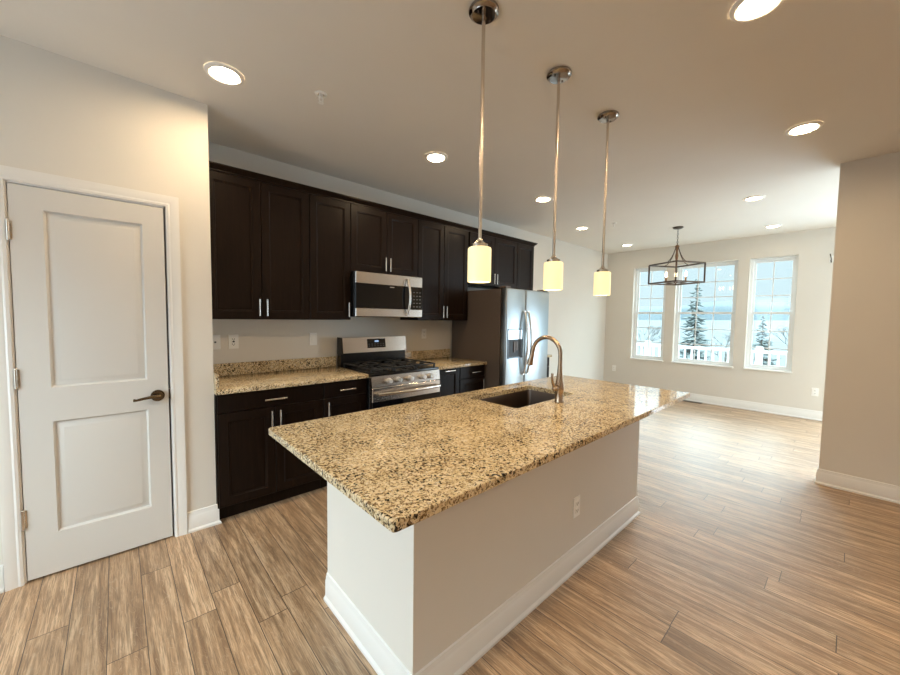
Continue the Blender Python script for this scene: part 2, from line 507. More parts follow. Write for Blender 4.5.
# ------------------------------------------------------------------ pantry door
def panel_face(bm, x0, x1, z0, z1, y, outer=0.012, w=0.03):
    """raised moulded ring plus sunk field on a door face looking to -Y"""
    def ring(i, yy): return [bm.verts.new(p) for p in ((x0+i, yy, z0+i), (x1-i, yy, z0+i), (x1-i, yy, z1-i), (x0+i, yy, z1-i))]
    rs = [ring(0, y), ring(0.003, y + 0.007), ring(0.009, y + 0.0145), ring(0.013, y + 0.0145), ring(0.037, y + 0.0030), ring(0.041, y + 0.0022)]
    for a, b in zip(rs[:-1], rs[1:]):
        for k in range(4): bm.faces.new((a[k], a[(k+1)%4], b[(k+1)%4], b[k]))
    bm.faces.new(rs[-1])
    return rs[0]
bm = new()
yf, yb = YD - 0.004, YD + 0.031
x0, x1, z0, z1 = DL + 0.003, DR - 0.003, 0.012, DT - 0.003
P = [(-0.260, 0.130, 0.833 - 0.600, 0.833), (-0.260, 0.130, 1.014, 1.929)]
xs = [x0, P[0][0], P[0][1], x1]; zs = [z0, P[0][2], P[0][3], P[1][2], P[1][3], z1]
grid = {}
for i, x in enumerate(xs):
    for j, z in enumerate(zs): grid[i, j] = bm.verts.new((x, yf, z))
for i in range(3):
    for j in range(5):
        if i == 1 and j in (1, 3): continue
        bm.faces.new((grid[i, j], grid[i+1, j], grid[i+1, j+1], grid[i, j+1]))
for (a, b, c, d) in P: panel_face(bm, a, b, c, d, yf)
bmesh.ops.remove_doubles(bm, verts=bm.verts, dist=0.0002)
bk = [bm.verts.new(p) for p in ((x0, yb, z0), (x1, yb, z0), (x1, yb, z1), (x0, yb, z1))]
bm.faces.new(bk[::-1])
bm.verts.ensure_lookup_table()
fr = lambda x, z: min(bm.verts, key=lambda v: (v.co - Vector((x, yf, z))).length)
def edge_chain(pts): return [fr(*p) for p in pts]
bm.faces.new(edge_chain([(x, z0) for x in xs]) + [bk[1], bk[0]])
bm.faces.new(edge_chain([(x1, z) for z in zs]) + [bk[2], bk[1]])
bm.faces.new(edge_chain([(x, z1) for x in xs[::-1]]) + [bk[3], bk[2]])
bm.faces.new(edge_chain([(x0, z) for z in zs[::-1]]) + [bk[0], bk[3]])
door = obj('door_1', bm, M['door'], None, (DL, YD, 0))
tag(door, 'white two panel pantry door with a lever handle', 'door', kind='structure')
for z in (1.812, 1.073, 0.341):
    bm = new()
    cyl(bm, (DL - 0.001, yf - 0.007, z), 0.0065, 0.092, 'z', 12)
    ball(bm, (DL - 0.001, yf - 0.007, z + 0.048), 0.0062, seg=10); ball(bm, (DL - 0.001, yf - 0.007, z - 0.048), 0.0062, seg=10)
    box(bm, DL + 0.004, DL + 0.012, yf - 0.002, yf + 0.001, z - 0.044, z + 0.044)
    obj('hinge', bm, M['nickel'], door)['label'] = 'satin nickel hinge'
bm = new()
hx, hz = 0.176, 0.914
cyl(bm, (hx, yf - 0.006, hz), 0.034, 0.012, 'y', 32); cyl(bm, (hx, yf - 0.015, hz), 0.027, 0.008, 'y', 32, 0.030)
cyl(bm, (hx, yf - 0.035, hz), 0.011, 0.04, 'y', 16)
tube(bm, [(hx + 0.008, yf - 0.054, hz), (hx - 0.03, yf - 0.056, hz + 0.002), (hx - 0.07, yf - 0.056, hz - 0.003), (hx - 0.100, yf - 0.054, hz - 0.009), (hx - 0.112, yf - 0.050, hz - 0.008)], [0.011, 0.0095, 0.008, 0.007, 0.009], 12)
obj('lever_handle', bm, mat('antique_brass', (0.15, 0.105, 0.062), 0.25, 1.0), door)['label'] = 'antique brass lever handle'
bm = new(); box(bm, DR - 0.0028, DR + 0.006, yf - 0.001, yf + 0.02, hz - 0.03, hz + 0.03, 0.001)
obj('latch_plate', bm, M['bronze'], door)

# door casing and jamb
bm = new()
CW = 0.064
CAS = [(0.0, 0.0), (0.012, 0.0), (0.016, 0.012), (0.013, 0.020), (0.016, 0.030), (0.019, 0.052), (0.019, CW), (0.0, CW)]  # (depth, across)
a0, a1, at = DL - 0.008, DR + 0.008, DT + 0.008
def casing(bm, y):
    # swept: left leg, head, right leg with mitred corners
    path = [((a0, 0), (-1, 0)), ((a0, at), (-1, 1)), ((a1, at), (1, 1)), ((a1, 0), (1, 0))]
    rings = []
    for (px, pz), (ox, oz) in path:
        rings.append([bm.verts.new((px + ox*w, y - d, pz + oz*w)) for d, w in CAS])
    n = len(CAS)
    for A, B in zip(rings[:-1], rings[1:]):
        for k in range(n): bm.faces.new((A[k], A[(k+1)%n], B[(k+1)%n], B[k]))
    bm.faces.new(rings[0]); bm.faces.new(rings[-1][::-1])
casing(bm, YD)
for b in ((DL - 0.012, DL - 0.0005, YD, YD + 0.119, 0, DT + 0.012), (DR + 0.0065, DR + 0.012, YD, YD + 0.119, 0, DT + 0.012), (DL, DR, YD, YD + 0.119, DT + 0.001, DT + 0.012)):
    box(bm, *b)
struct('trim_1', bm, M['trim'], 'white moulded casing around the pantry door', 'door casing')

# ------------------------------------------------------------------ windows
def window(n, ya, yb_, cols, label):
    r = thing('window_%d' % n, label, 'window', (XW + 0.1, (ya + yb_)/2, WZ0), kind='structure')
    xf = XW + 0.075
    def frame_bm(x0, x1, y0, y1, z0, z1, w):
        b = new()
        box(b, x0, x1, y0, y0 + w, z0, z1); box(b, x0, x1, y1 - w, y1, z0, z1)
        box(b, x0, x1, y0 + w, y1 - w, z0, z0 + w); box(b, x0, x1, y0 + w, y1 - w, z1 - w, z1)
        return b
    obj('window_frame', frame_bm(xf, XW + T - 0.005, ya, yb_, WZ0, WZ1, 0.035), M['vinyl'], r)
    zm = 1.535
    for nm, za, zb, xo in (('upper_sash', zm - 0.012, WZ1 - 0.035, xf + 0.034), ('lower_sash', WZ0 + 0.035, zm + 0.022, xf + 0.008)):
        y0, y1 = ya + 0.035, yb_ - 0.035
        s = obj(nm, frame_bm(xo, xo + 0.024, y0, y1, za, zb, 0.032), M['vinyl'], r)
        g = new(); box(g, xo + 0.010, xo + 0.014, y0 + 0.03, y1 - 0.03, za + 0.03, zb - 0.03)
        obj('pane', g, M['glass'], s)
        mb = new()
        for k in range(1, cols):
            yy = y0 + 0.032 + (y1 - y0 - 0.064)*k/cols
            box(mb, xo + 0.003, xo + 0.0095, yy - 0.007, yy + 0.007, za + 0.032, zb - 0.032)
        for k in range(1, 3):
            zz = za + 0.032 + (zb - za - 0.064)*k/3
            box(mb, xo + 0.0035, xo + 0.009, y0 + 0.032, y1 - 0.032, zz - 0.007, zz + 0.007)
        obj('muntins', mb, M['vinyl'], s)
    b = new(); box(b, XW - 0.022, xf, ya - 0.012, yb_ + 0.012, WZ0 - 0.016, WZ0 + 0.004, 0.003)
    obj('window_sill', b, M['trim'], r)
    return r
window(1, *WINS[0], 2, 'narrow dining window at left, beside the kitchen wall corner')
window(2, *WINS[1], 3, 'wide middle dining window behind the lantern chandelier')
window(3, *WINS[2], 2, 'narrow dining window at right, nearest the right wall')
# openings outside the frame
def plain_window(name, c0, c1, label, cat, axis):
    b = new()
    (x0, y0, z0), (x1, y1, z1) = c0, c1
    w = 0.05
    box(b, x0, x1, y0, y1, z0, z0 + w); box(b, x0, x1, y0, y1, z1 - w, z1)
    if axis == 'y':
        for yy in (y0, (y0 + y1)/2 - w/2, y1 - w): box(b, x0, x1, yy, yy + w, z0 + w, z1 - w)
    else:
        for xx in (x0, (x0 + x1)/2 - w/2, x1 - w): box(b, xx, xx + w, y0, y1, z0 + w, z1 - w)
    return struct(name, b, M['vinyl'], label, cat)
plain_window('door_2', (XW + 0.04, PD[0], 0), (XW + 0.10, PD[1], PD[3]), 'white sliding patio door hidden behind the right wall', 'door', 'y')
plain_window('window_4', (XL - 0.08, LW[0], LW[2]), (XL - 0.03, LW[1], LW[3]), 'white window in the side wall behind the camera', 'window', 'y')
plain_window('window_6', (FW_[0], YB - 0.08, FW_[2]), (FW_[1], YB - 0.03, FW_[3]), 'small white window added in the wall behind the camera to let in fill light', 'window', 'x')  # added window out of view, sized to brighten the island front
plain_window('window_5', (BW[0], YD2 - 0.08, BW[2]), (BW[1], YD2 - 0.03, BW[3]), 'white dining window behind the right wall', 'window', 'x')

# ------------------------------------------------------------------ outside the dining windows
bm = new()
for k in range(14): box(bm, XW + T + k*0.145, XW + T + k*0.145 + 0.14, -3.0, 5.5, -0.20, -0.165)
struct('deck_floor', bm, M['deck'], 'deck boards outside the dining windows', 'deck')
rl = thing('deck_railing', 'white deck railing with square balusters outside the dining windows', 'railing', (9.5, 1.2, -0.165))
bm = new(); box(bm, 9.46, 9.55, -3.0, 5.5, 0.77, 0.83, 0.006); obj('top_rail', bm, M['vinyl'], rl)
bm = new(); box(bm, 9.48, 9.53, -3.0, 5.5, -0.08, -0.03, 0.004); obj('bottom_rail', bm, M['vinyl'], rl)
y = -2.9
bals = []
while y < 5.45:
    if abs(((y + 3.0) % 2.1)) > 0.07:
        bm = new(); box(bm, 9.488, 9.522, y - 0.017, y + 0.017, -0.031, 0.771)
        obj('baluster', bm, M['vinyl'], rl)
    y += 0.132
for yy in (-2.98, -0.9, 1.22, 3.3, 5.4):
    bm = new(); box(bm, 9.45, 9.56, yy - 0.055, yy + 0.055, -0.165, 0.90, 0.006); obj('post', bm, M['vinyl'], rl)
# snowy ground with a gentle rise, far hills
bm = new()
gs = 24
gv = {}
for i in range(gs + 1):
    for j in range(gs + 1):
        x = 7.7 + 190*(i/gs)**1.6; yv = -90 + 220*j/gs
        z = -2.6 + 0.022*(x - 7.7) + 0.35*math.sin(x*0.07 + yv*0.05)*min(1, (x - 7.7)/30)
        gv[i, j] = bm.verts.new((x, yv, z))
for i in range(gs):
    for j in range(gs): bm.faces.new((gv[i, j], gv[i+1, j], gv[i+1, j+1], gv[i, j+1]))
struct('ground', bm, M['snow'], 'pale snowy ground beyond the deck', 'ground')
bm = new()
n = 60
prev = None
for k in range(n + 1):
    yv = -120 + 330*k/n
    h = 9.2 + 1.1*math.sin(yv*0.045) + 0.6*math.sin(yv*0.13 + 1) - 0.0
    cur = [bm.verts.new((205 + 6*math.sin(yv*0.03), yv, -4)), bm.verts.new((230, yv, h*0.72)), bm.verts.new((262, yv, h*1.22)), bm.verts.new((300, yv, -4))]
    if prev:
        for q in range(3): bm.faces.new((prev[q], cur[q], cur[q+1], prev[q+1]))
    prev = cur
struct('hills', bm, M['hill'], 'hazy blue wooded ridge on the horizon', 'hills')

def conifer(loc, h, wid, label, layers, seed):
    rnd = random.Random(seed)
    r = thing('conifer_tree', label, 'tree', loc, 'conifers beyond the deck')
    b = new(); cyl(b, (loc[0], loc[1], loc[2] + h/2), 0.11, h, 'z', 8, 0.015); obj('trunk', b, M['bark'], r)
    b = new()
    for i in range(layers):
        t = (i + 0.5)/layers
        z = loc[2] + h*(0.14 + 0.86*t)
        L_ = wid*(1 - t)**0.85 + 0.08
        nb = max(5, int(13*(1 - t) + 5))
        for k in range(nb):
            a = 2*PI*k/nb + rnd.random()*0.6
            l = L_*(0.5 + 0.75*rnd.random())
            d = Vector((math.cos(a), math.sin(a), 0)); up = Vector((0, 0, 1)); sd = Vector((-d.y, d.x, 0))
            p0 = Vector((loc[0], loc[1], z + rnd.uniform(-0.6, 0.6)*h/layers))
            tip = p0 + d*l - up*l*rnd.uniform(-0.05, 0.4)
            mid = p0 + d*l*0.55 - up*l*0.16
            w = l*0.15 + 0.03
            v = [b.verts.new(q) for q in (p0 + up*0.03, mid + sd*w, tip, mid - sd*w, mid + up*0.07, mid - up*0.05)]
            for f in ((0, 1, 4), (1, 2, 4), (2, 3, 4), (3, 0, 4), (0, 5, 1), (1, 5, 2), (2, 5, 3), (3, 5, 0)): b.faces.new([v[q] for q in f])
    obj('foliage', b, M['needles'], r, sm=False)
    return r
conifer((22, 5.42, -2.3), 5.75, 1.05, 'tall snowy conifer seen through the wide middle window', 24, 3)
conifer((26, 3.25, -2.2), 3.9, 0.95, 'shorter conifer seen through the right dining window', 17, 5)
def bare_tree(loc, h, label, seed):
    rnd = random.Random(seed)
    r = thing('bare_tree', label, 'tree', loc, 'bare trees beyond the deck')
    b = new()
    tube(b, [loc, (loc[0], loc[1], loc[2] + h*0.45)], [0.07, 0.045], 6)
    obj('trunk', b, M['bark'], r)
    b = new()
    def br(p, d, l, rad, dep):
        q = p + d*l
        tube(b, [p, q], [rad, rad*0.6], 4, False)
        if dep == 0: return
        for _ in range(4):
            nd = (d + Vector((rnd.uniform(-1, 1), rnd.uniform(-1, 1), rnd.uniform(-0.35, 0.8)))*0.8).normalized()
            br(q, nd, l*0.68, rad*0.6, dep - 1)
    for _ in range(5):
        br(Vector(loc) + Vector((0, 0, h*rnd.uniform(0.25, 0.45))), Vector((rnd.uniform(-.7, .7), rnd.uniform(-.7, .7), 0.8)).normalized(), h*0.2, 0.03, 3)
    obj('branches', b, M['twigs'], r)
bare_tree((26, 9.4, -2.2), 4.0, 'bare twiggy tree seen through the left dining window', 1)
bare_tree((27, 5.0, -2.2), 3.6, 'bare twiggy tree right of the tall conifer', 2)
bare_tree((30, 2.2, -2.1), 3.6, 'bare twiggy tree seen low in the right dining window', 4)

# ------------------------------------------------------------------ cabinets
def shaker(name, x0, x1, z0, z1, y, parent, rail=0.057, t=0.019):
    """door slab with a recessed flat panel, front face at y looking to -Y"""
    b = new()
    def ring(i, yy): return [b.verts.new(p) for p in ((x0+i, yy, z0+i), (x1-i, yy, z0+i), (x1-i, yy, z1-i), (x0+i, yy, z1-i))]
    rs = [ring(0, y + t), ring(0, y + 0.0025), ring(0.0025, y), ring(rail, y), ring(rail + 0.004, y + 0.0035), ring(rail + 0.011, y + 0.0045), ring(rail + 0.0125, y + 0.010)]
    for A, B in zip(rs[:-1], rs[1:]):
        for k in range(4): b.faces.new((A[k], A[(k+1)%4], B[(k+1)%4], B[k]))
    b.faces.new(rs[-1]); b.faces.new(rs[0][::-1])
    return obj(name, b, M['cab'], parent)
def slab(name, x0, x1, z0, z1, y, parent, t=0.019):
    b = new(); box(b, x0, x1, y, y + t, z0, z1, 0.003)
    return obj(name, b, M['cab'], parent)
def pull(x, z, y, parent, vertical=True, ln=0.128):
    b = new()
    if vertical:
        tube(b, [(x, y - 0.030, z - ln/2), (x, y - 0.030, z + ln/2)], 0.0062, 12)
        for s in (-1, 1): cyl(b, (x, y - 0.015, z + s*(ln/2 - 0.018)), 0.0045, 0.030, 'y', 10)
    else:
        tube(b, [(x - ln/2, y - 0.030, z), (x + ln/2, y - 0.030, z)], 0.0062, 12)
        for s in (-1, 1): cyl(b, (x + s*(ln/2 - 0.018), y - 0.015, z), 0.0045, 0.030, 'y', 10)
    o = obj('handle', b, M['satin'], parent); o['label'] = 'slim satin metal bar handle'
    return o
YU = 3.084      # upper door faces
ZUB, ZUT = 1.374, 2.425
YBK = YK - 0.001
def carcass(x0, x1, yfr, z0, z1, parent, th=0.019):
    b = new(); box(b, x0 + 0.0005, x1 - 0.0005, yfr, YBK, z0, z1, 0.001)
    return obj('carcass', b, M['cab'], parent)
def upper(x0, x1, z0, splits, handles, label, hz=None):
    r = thing('wall_cabinet', label, 'cabinet', ((x0 + x1)/2, YBK, z0), 'dark wall cabinets over the kitchen counter')
    carcass(x0, x1, YU + 0.0195, z0, ZUT, r)
    xs_ = [x0] + splits + [x1]
    for k, (a, b_) in enumerate(zip(xs_[:-1], xs_[1:])):
        d = shaker('door', a + 0.002, b_ - 0.002, z0 + 0.003, ZUT - 0.004, YU, r)
        if handles[k] is not None:
            pull(handles[k], (z0 + 0.092) if hz is None else hz, YU, d)
    return r
upper(XC + 0.006, 1.2145, ZUB, [0.8425], [0.818, 0.872], 'dark two door wall cabinet at the pantry wall corner')
upper(1.2155, 1.5875, ZUB, [], [1.558], 'narrow dark single door wall cabinet left of the microwave')
upper(1.5885, 2.3495, 1.818, [1.969], [1.943, 1.995], 'short dark two door wall cabinet above the microwave')
upper(2.3505, 3.093, ZUB, [2.716], [2.690, 2.742], 'tall dark two door wall cabinet between microwave and refrigerator')
upper(3.115, 4.03, 1.805, [3.5655], [3.540, 3.592], 'short dark two door wall cabinet above the refrigerator')
upper(4.032, 4.41, ZUB, [], [4.075], 'narrow dark wall cabinet beyond the refrigerator, last in the row')
# crown moulding over the run
bm = new()
CR = [(0.0, ZUT + 0.0005), (0.014, ZUT + 0.0005), (0.014, ZUT + 0.012), (0.030, ZUT + 0.024), (0.044, ZUT + 0.040), (0.044, ZUT + 0.048), (0.0, ZUT + 0.048)]
rings = []
for (px, py), (ox, oy) in (((XC + 0.006, YU + 0.02), (0, -1)), ((4.41, YU + 0.02), (1, -1)), ((4.41, YBK), (1, 0))):
    rings.append([bm.verts.new((px + ox*d, py + oy*d, z)) for d, z in CR])
n = len(CR)
for A, B in zip(rings[:-1], rings[1:]):
    for k in range(n): bm.faces.new((A[k], A[(k+1)%n], B[(k+1)%n], B[k]))
bm.faces.new(rings[0]); bm.faces.new(rings[-1][::-1])
tag(obj('crown_molding', bm, M['cab'], None, (2.4, YU, ZUT)), 'dark crown moulding running along the top of all wall cabinets', 'moulding', kind='thing')

YF = 2.785      # base cabinet door faces (the counter overhangs by 26 mm)
def base_cab(x0, x1, label):
    r = thing('base_cabinet', label, 'cabinet', ((x0 + x1)/2, YBK, 0), 'dark base cabinets along the kitchen wall')
    b = new()
    box(b, x0 + 0.0005, x1 - 0.0005, YF + 0.0195, YBK, 0.105, 0.882)
    box(b, x0 + 0.0005, x1 - 0.0005, YF + 0.075, YBK, 0.0, 0.104)
    obj('carcass', b, M['cab'], r)
    return r
c = base_cab(XC + 0.004, 1.198, 'dark base cabinet at the pantry corner, one wide drawer over two doors')
d = slab('drawer', 0.479, 1.196, 0.752, 0.878, YF, c); pull(0.836, 0.808, YF, d, False, 0.15)
d = shaker('door', 0.479, 0.8365, 0.112, 0.748, YF, c); pull(0.808, 0.662, YF, d)
d = shaker('door', 0.8395, 1.196, 0.112, 0.748, YF, c); pull(0.866, 0.662, YF, d)
c = base_cab(1.199, 1.583, 'narrow dark base cabinet left of the range, one drawer over one door')
d = slab('drawer', 1.201, 1.581, 0.752, 0.878, YF, c); pull(1.392, 0.808, YF, d, False, 0.14)
d = shaker('door', 1.201, 1.581, 0.112, 0.748, YF, c); pull(1.23, 0.662, YF, d)
c = base_cab(2.358, 2.695, 'dark pull-out base cabinet right of the range with a top handle')
d = shaker('door', 2.362, 2.69, 0.112, 0.878, YF, c); pull(2.53, 0.858, YF, d, False, 0.14)
c = base_cab(2.696, 3.085, 'dark base cabinet beside the refrigerator, drawer over one door')
d = slab('drawer', 2.70, 3.081, 0.752, 0.878, YF, c); pull(2.92, 0.812, YF, d, False, 0.14)
d = shaker('door', 2.70, 3.081, 0.112, 0.748, YF, c); pull(3.04, 0.655, YF, d)
c = base_cab(4.05, 4.41, 'narrow dark base cabinet beyond the refrigerator, mostly hidden')
d = slab('drawer', 4.053, 4.407, 0.752, 0.878, YF, c); pull(4.23, 0.812, YF, d, False, 0.14)
d = shaker('door', 4.053, 4.407, 0.112, 0.748, YF, c); pull(4.09, 0.662, YF, d)

def counter(x0, x1, label, side=None):
    b = new(); box(b, x0, x1, YF - 0.026, YBK, 0.8825, 0.914, 0.003, 2)
    o = obj('countertop', b, M['granite'], None, ((x0 + x1)/2, YBK, 0.8825))
    tag(o, label, 'countertop', 'granite counters along the kitchen wall')
    b = new(); box(b, x0, x1, YBK - 0.022, YBK, 0.9141, 1.014, 0.002)
    obj('backsplash', b, M['granite'], o)
    if side is not None:
        b = new(); box(b, side, side + 0.02, YF - 0.02, YBK - 0.0225, 0.9141, 1.014, 0.002)
        obj('side_splash', b, M['granite'], o)
    return o
counter(XC + 0.001, 1.586, 'speckled granite counter with backsplash left of the range', XC + 0.001)
counter(2.356, 3.094, 'short speckled granite counter between range and refrigerator')
counter(4.045, 4.43, 'sliver of granite counter beyond the refrigerator')

# ------------------------------------------------------------------ gas range
rx0, rx1, ryf = 1.590, 2.350, 2.735
rg = thing('gas_range', 'stainless steel and black gas range below the microwave', 'stove', ((rx0 + rx1)/2, YBK - 0.03, 0))
bm = new(); box(bm, rx0, rx1, ryf + 0.02, 3.37, 0.03, 0.895, 0.004); 
for fx in (rx0 + 0.06, rx1 - 0.06):
    for fy in (ryf + 0.1, 3.32): cyl(bm, (fx, fy, 0.0155), 0.02, 0.03, 'z', 12)
obj('body', bm, M['black'], rg)
bm = new(); box(bm, rx0, rx1, ryf - 0.008, 3.30, 0.8955, 0.918, 0.006, 2)
obj('cooktop', bm, M['black'], rg)
# control panel, slightly sloped
bm = new()
pv = [(ryf - 0.022, 0.800), (ryf - 0.010, 0.894), (ryf + 0.019, 0.894), (ryf + 0.019, 0.800)]
A = [bm.verts.new((rx0, y, z)) for y, z in pv]; B = [bm.verts.new((rx1, y, z)) for y, z in pv]
for k in range(4): bm.faces.new((A[k], A[(k+1)%4], B[(k+1)%4], B[k]))
bm.faces.new(A[::-1]); bm.faces.new(B)
cp = obj('control_panel', bm, M['steel'], rg)
for kx in (1.760, 1.858, 1.985, 2.136, 2.226):
    bm = new()
    cyl(bm, (kx, ryf - 0.022, 0.846), 0.026, 0.012, 'y', 24); cyl(bm, (kx, ryf - 0.042, 0.846), 0.019, 0.034, 'y', 24, 0.0225)
    box(bm, kx - 0.004, kx + 0.004, ryf - 0.064, ryf - 0.040, 0.828, 0.864, 0.001)
    obj('knob', bm, M['knob'], rg)
# oven door
bm = new(); box(bm, rx0 + 0.002, rx1 - 0.002, ryf - 0.028, ryf + 0.0195, 0.672, 0.796, 0.004)
od = obj('oven_door', bm, M['steel'], rg)
bm = new(); box(bm, rx0 + 0.002, rx1 - 0.002, ryf - 0.026, ryf + 0.0195, 0.215, 0.671, 0.003)
obj('oven_window', bm, M['blackglass'], od)
bm = new()
hp = []
for k in range(13):
    t = k/12
    hp.append((rx0 + 0.035 + (rx1 - rx0 - 0.07)*t, ryf - 0.060 - 0.028*math.sin(PI*t), 0.745))
tube(bm, hp, 0.015, 14)
for t in (0, 12): cyl(bm, (hp[t][0], ryf - 0.045, 0.745), 0.012, 0.04, 'y', 12)
obj('handle', bm, M['steel'], od)
bm = new(); box(bm, rx0 + 0.002, rx1 - 0.002, ryf - 0.024, ryf + 0.0195, 0.05, 0.210, 0.004)
obj('storage_drawer', bm, M['steel'], rg)
# backguard
bm = new()
box(bm, rx0 + 0.004, rx1 - 0.004, 3.300, 3.375, 0.9, 1.055)
obj('backguard_base', bm, M['black'], rg)
bm = new()
pv = [(3.276, 1.048), (3.296, 1.196), (3.375, 1.196), (3.375, 1.048)]
A = [bm.verts.new((rx0 + 0.014, y, z)) for y, z in pv]; B = [bm.verts.new((rx1 - 0.004, y, z)) for y, z in pv]
for k in range(4): bm.faces.new((A[k], A[(k+1)%4], B[(k+1)%4], B[k]))
bm.faces.new(A[::-1]); bm.faces.new(B)
bgd = obj('backguard', bm, M['steel'], rg)
bm = new()
pv = [(3.266, 1.040), (3.290, 1.200), (3.376, 1.200), (3.376, 1.040)]
A = [bm.verts.new((rx0 + 0.001, y, z)) for y, z in pv]; B = [bm.verts.new((rx0 + 0.0135, y, z)) for y, z in pv]
for k in range(4): bm.faces.new((A[k], A[(k+1)%4], B[(k+1)%4], B[k]))
bm.faces.new(A[::-1]); bm.faces.new(B)
obj('end_cap', bm, M['black'], rg)
def tilted(x0, x1, z0, z1, off, th):
    b = new()
    f = lambda z: 3.276 + (z - 1.048)*0.02/0.148 - off
    pv = [(f(z0) - th, z0), (f(z1) - th, z1), (f(z1), z1), (f(z0), z0)]
    A = [b.verts.new((x0, y, z)) for y, z in pv]; B = [b.verts.new((x1, y, z)) for y, z in pv]
    for k in range(4): b.faces.new((A[k], A[(k+1)%4], B[(k+1)%4], B[k]))
    b.faces.new(A[::-1]); b.faces.new(B)
    return b
obj('display_panel', tilted(1.872, 2.085, 1.088, 1.180, 0.0, 0.002), M['blackglass'], bgd)
dg = new()
for k, x in enumerate((1.958, 1.970, 1.982, 1.994)):
    t2 = tilted(x, x + 0.008, 1.147, 1.163, 0.002, 0.001)
    me_ = bpy.data.meshes.new('t'); t2.to_mesh(me_); t2.free(); dg.from_mesh(me_); bpy.data.meshes.remove(me_)
obj('clock_display', dg, M['display'], bgd)
dg = new()
for k in range(12):
    x = 1.884 + (k % 6)*0.034; z = 1.105 + (k // 6)*0.02
    t2 = tilted(x, x + 0.014, z, z + 0.005, 0.002, 0.001)
    me_ = bpy.data.meshes.new('t'); t2.to_mesh(me_); t2.free(); dg.from_mesh(me_); bpy.data.meshes.remove(me_)
obj('keypad_marks', dg, M['keys'], bgd)
# burners and grates
for bx, by, br_ in ((1.745, 2.90, 0.048), (1.745, 3.15, 0.038), (1.970, 3.02, 0.055), (2.195, 2.90, 0.042), (2.195, 3.15, 0.045)):
    bm = new(); lathe(bm, (bx, by, 0.9181), [(0, 0), (br_*1.25, 0), (br_*1.2, 0.008), (br_, 0.011), (br_, 0.019), (br_*0.9, 0.023), (0, 0.023)], 24)
    obj('burner', bm, M['iron'], rg)
for gx0, gx1 in ((1.606, 1.848), (1.853, 2.087), (2.092, 2.334)):
    bm = new()
    zt = 0.957
    g0, g1 = 2.765, 3.285
    for xx in (gx0 + 0.006, gx1 - 0.006): box(bm, xx - 0.006, xx + 0.006, g0, g1, zt - 0.012, zt, 0.002)
    for yy in (g0 + 0.006, (g0 + g1)/2, g1 - 0.006): box(bm, gx0, gx1, yy - 0.006, yy + 0.006, zt - 0.012, zt, 0.002)
    xm = (gx0 + gx1)/2
    for yy in (g0 + 0.13, g1 - 0.13):
        box(bm, gx0 + 0.01, xm - 0.028, yy - 0.005, yy + 0.005, zt - 0.010, zt + 0.002, 0.002)
        box(bm, xm + 0.028, gx1 - 0.01, yy - 0.005, yy + 0.005, zt - 0.010, zt + 0.002, 0.002)
        box(bm, xm - 0.005, xm + 0.005, yy + 0.03, yy + 0.115, zt - 0.010, zt + 0.002, 0.002)
        box(bm, xm - 0.005, xm + 0.005, yy - 0.115, yy - 0.03, zt - 0.010, zt + 0.002, 0.002)
    for xx in (gx0 + 0.008, gx1 - 0.008):
        for yy in (g0 + 0.01, g1 - 0.01): box(bm, xx - 0.007, xx + 0.007, yy - 0.007, yy + 0.007, 0.9185, zt - 0.011)
    obj('grate', bm, M['iron'], rg)

# ------------------------------------------------------------------ microwave
mx0, mx1, myf, mz0, mz1 = 1.592, 2.346, 3.000, 1.402, 1.815
mw = thing('microwave', 'stainless over-the-range microwave with black glass door', 'microwave', ((mx0 + mx1)/2, YBK, mz0))
bm = new(); box(bm, mx0, mx1, myf + 0.03, YBK, mz0, mz1, 0.003); obj('body', bm, M['black'], mw)
bm = new(); box(bm, mx0, mx1, myf, myf + 0.0295, mz1 - 0.108, mz1 - 0.002, 0.004); obj('top_strip', bm, M['steel'], mw)
bm = new(); box(bm, mx0, mx1, myf, myf + 0.0295, mz0 + 0.004, mz0 + 0.082, 0.004); obj('bottom_strip', bm, M['steel'], mw)
xk = mx0 + (mx1 - mx0)*0.80
bm = new(); box(bm, mx0, xk, myf + 0.001, myf + 0.0295, mz0 + 0.083, mz1 - 0.109, 0.002); md = obj('door', bm, M['blackglass'], mw)
bm = new(); box(bm, xk + 0.001, mx1, myf + 0.001, myf + 0.0295, mz0 + 0.083, mz1 - 0.109, 0.002); kp = obj('control_panel', bm, M['blackglass'], mw)
bm = new()
for i in range(3):
    for j in range(5): box(bm, xk + 0.035 + i*0.038, xk + 0.053 + i*0.038, myf - 0.0002, myf + 0.0009, mz0 + 0.105 + j*0.036, mz0 + 0.113 + j*0.036)
obj('keypad_marks', bm, M['keys'], kp)['kind'] = 'stuff'  # grey bars for the keys of the microwave keypad
bm = new()
hp = [(xk - 0.045, myf - 0.018 - 0.038*math.sin(PI*k/12), mz0 + 0.030 + 0.345*k/12) for k in range(13)]
tube(bm, hp, 0.0135, 14)
for k in (0, 12): cyl(bm, (hp[k][0], myf - 0.009, hp[k][2]), 0.011, 0.026, 'y', 12)
h = obj('handle', bm, M['satin'], mw); h['label'] = 'bowed bright metal handle'
bm = new(); box(bm, mx0 + 0.36, mx0 + 0.41, myf - 0.0004, myf + 0.0009, mz1 - 0.128, mz1 - 0.122)
obj('door_badge', bm, M['satin'], md)

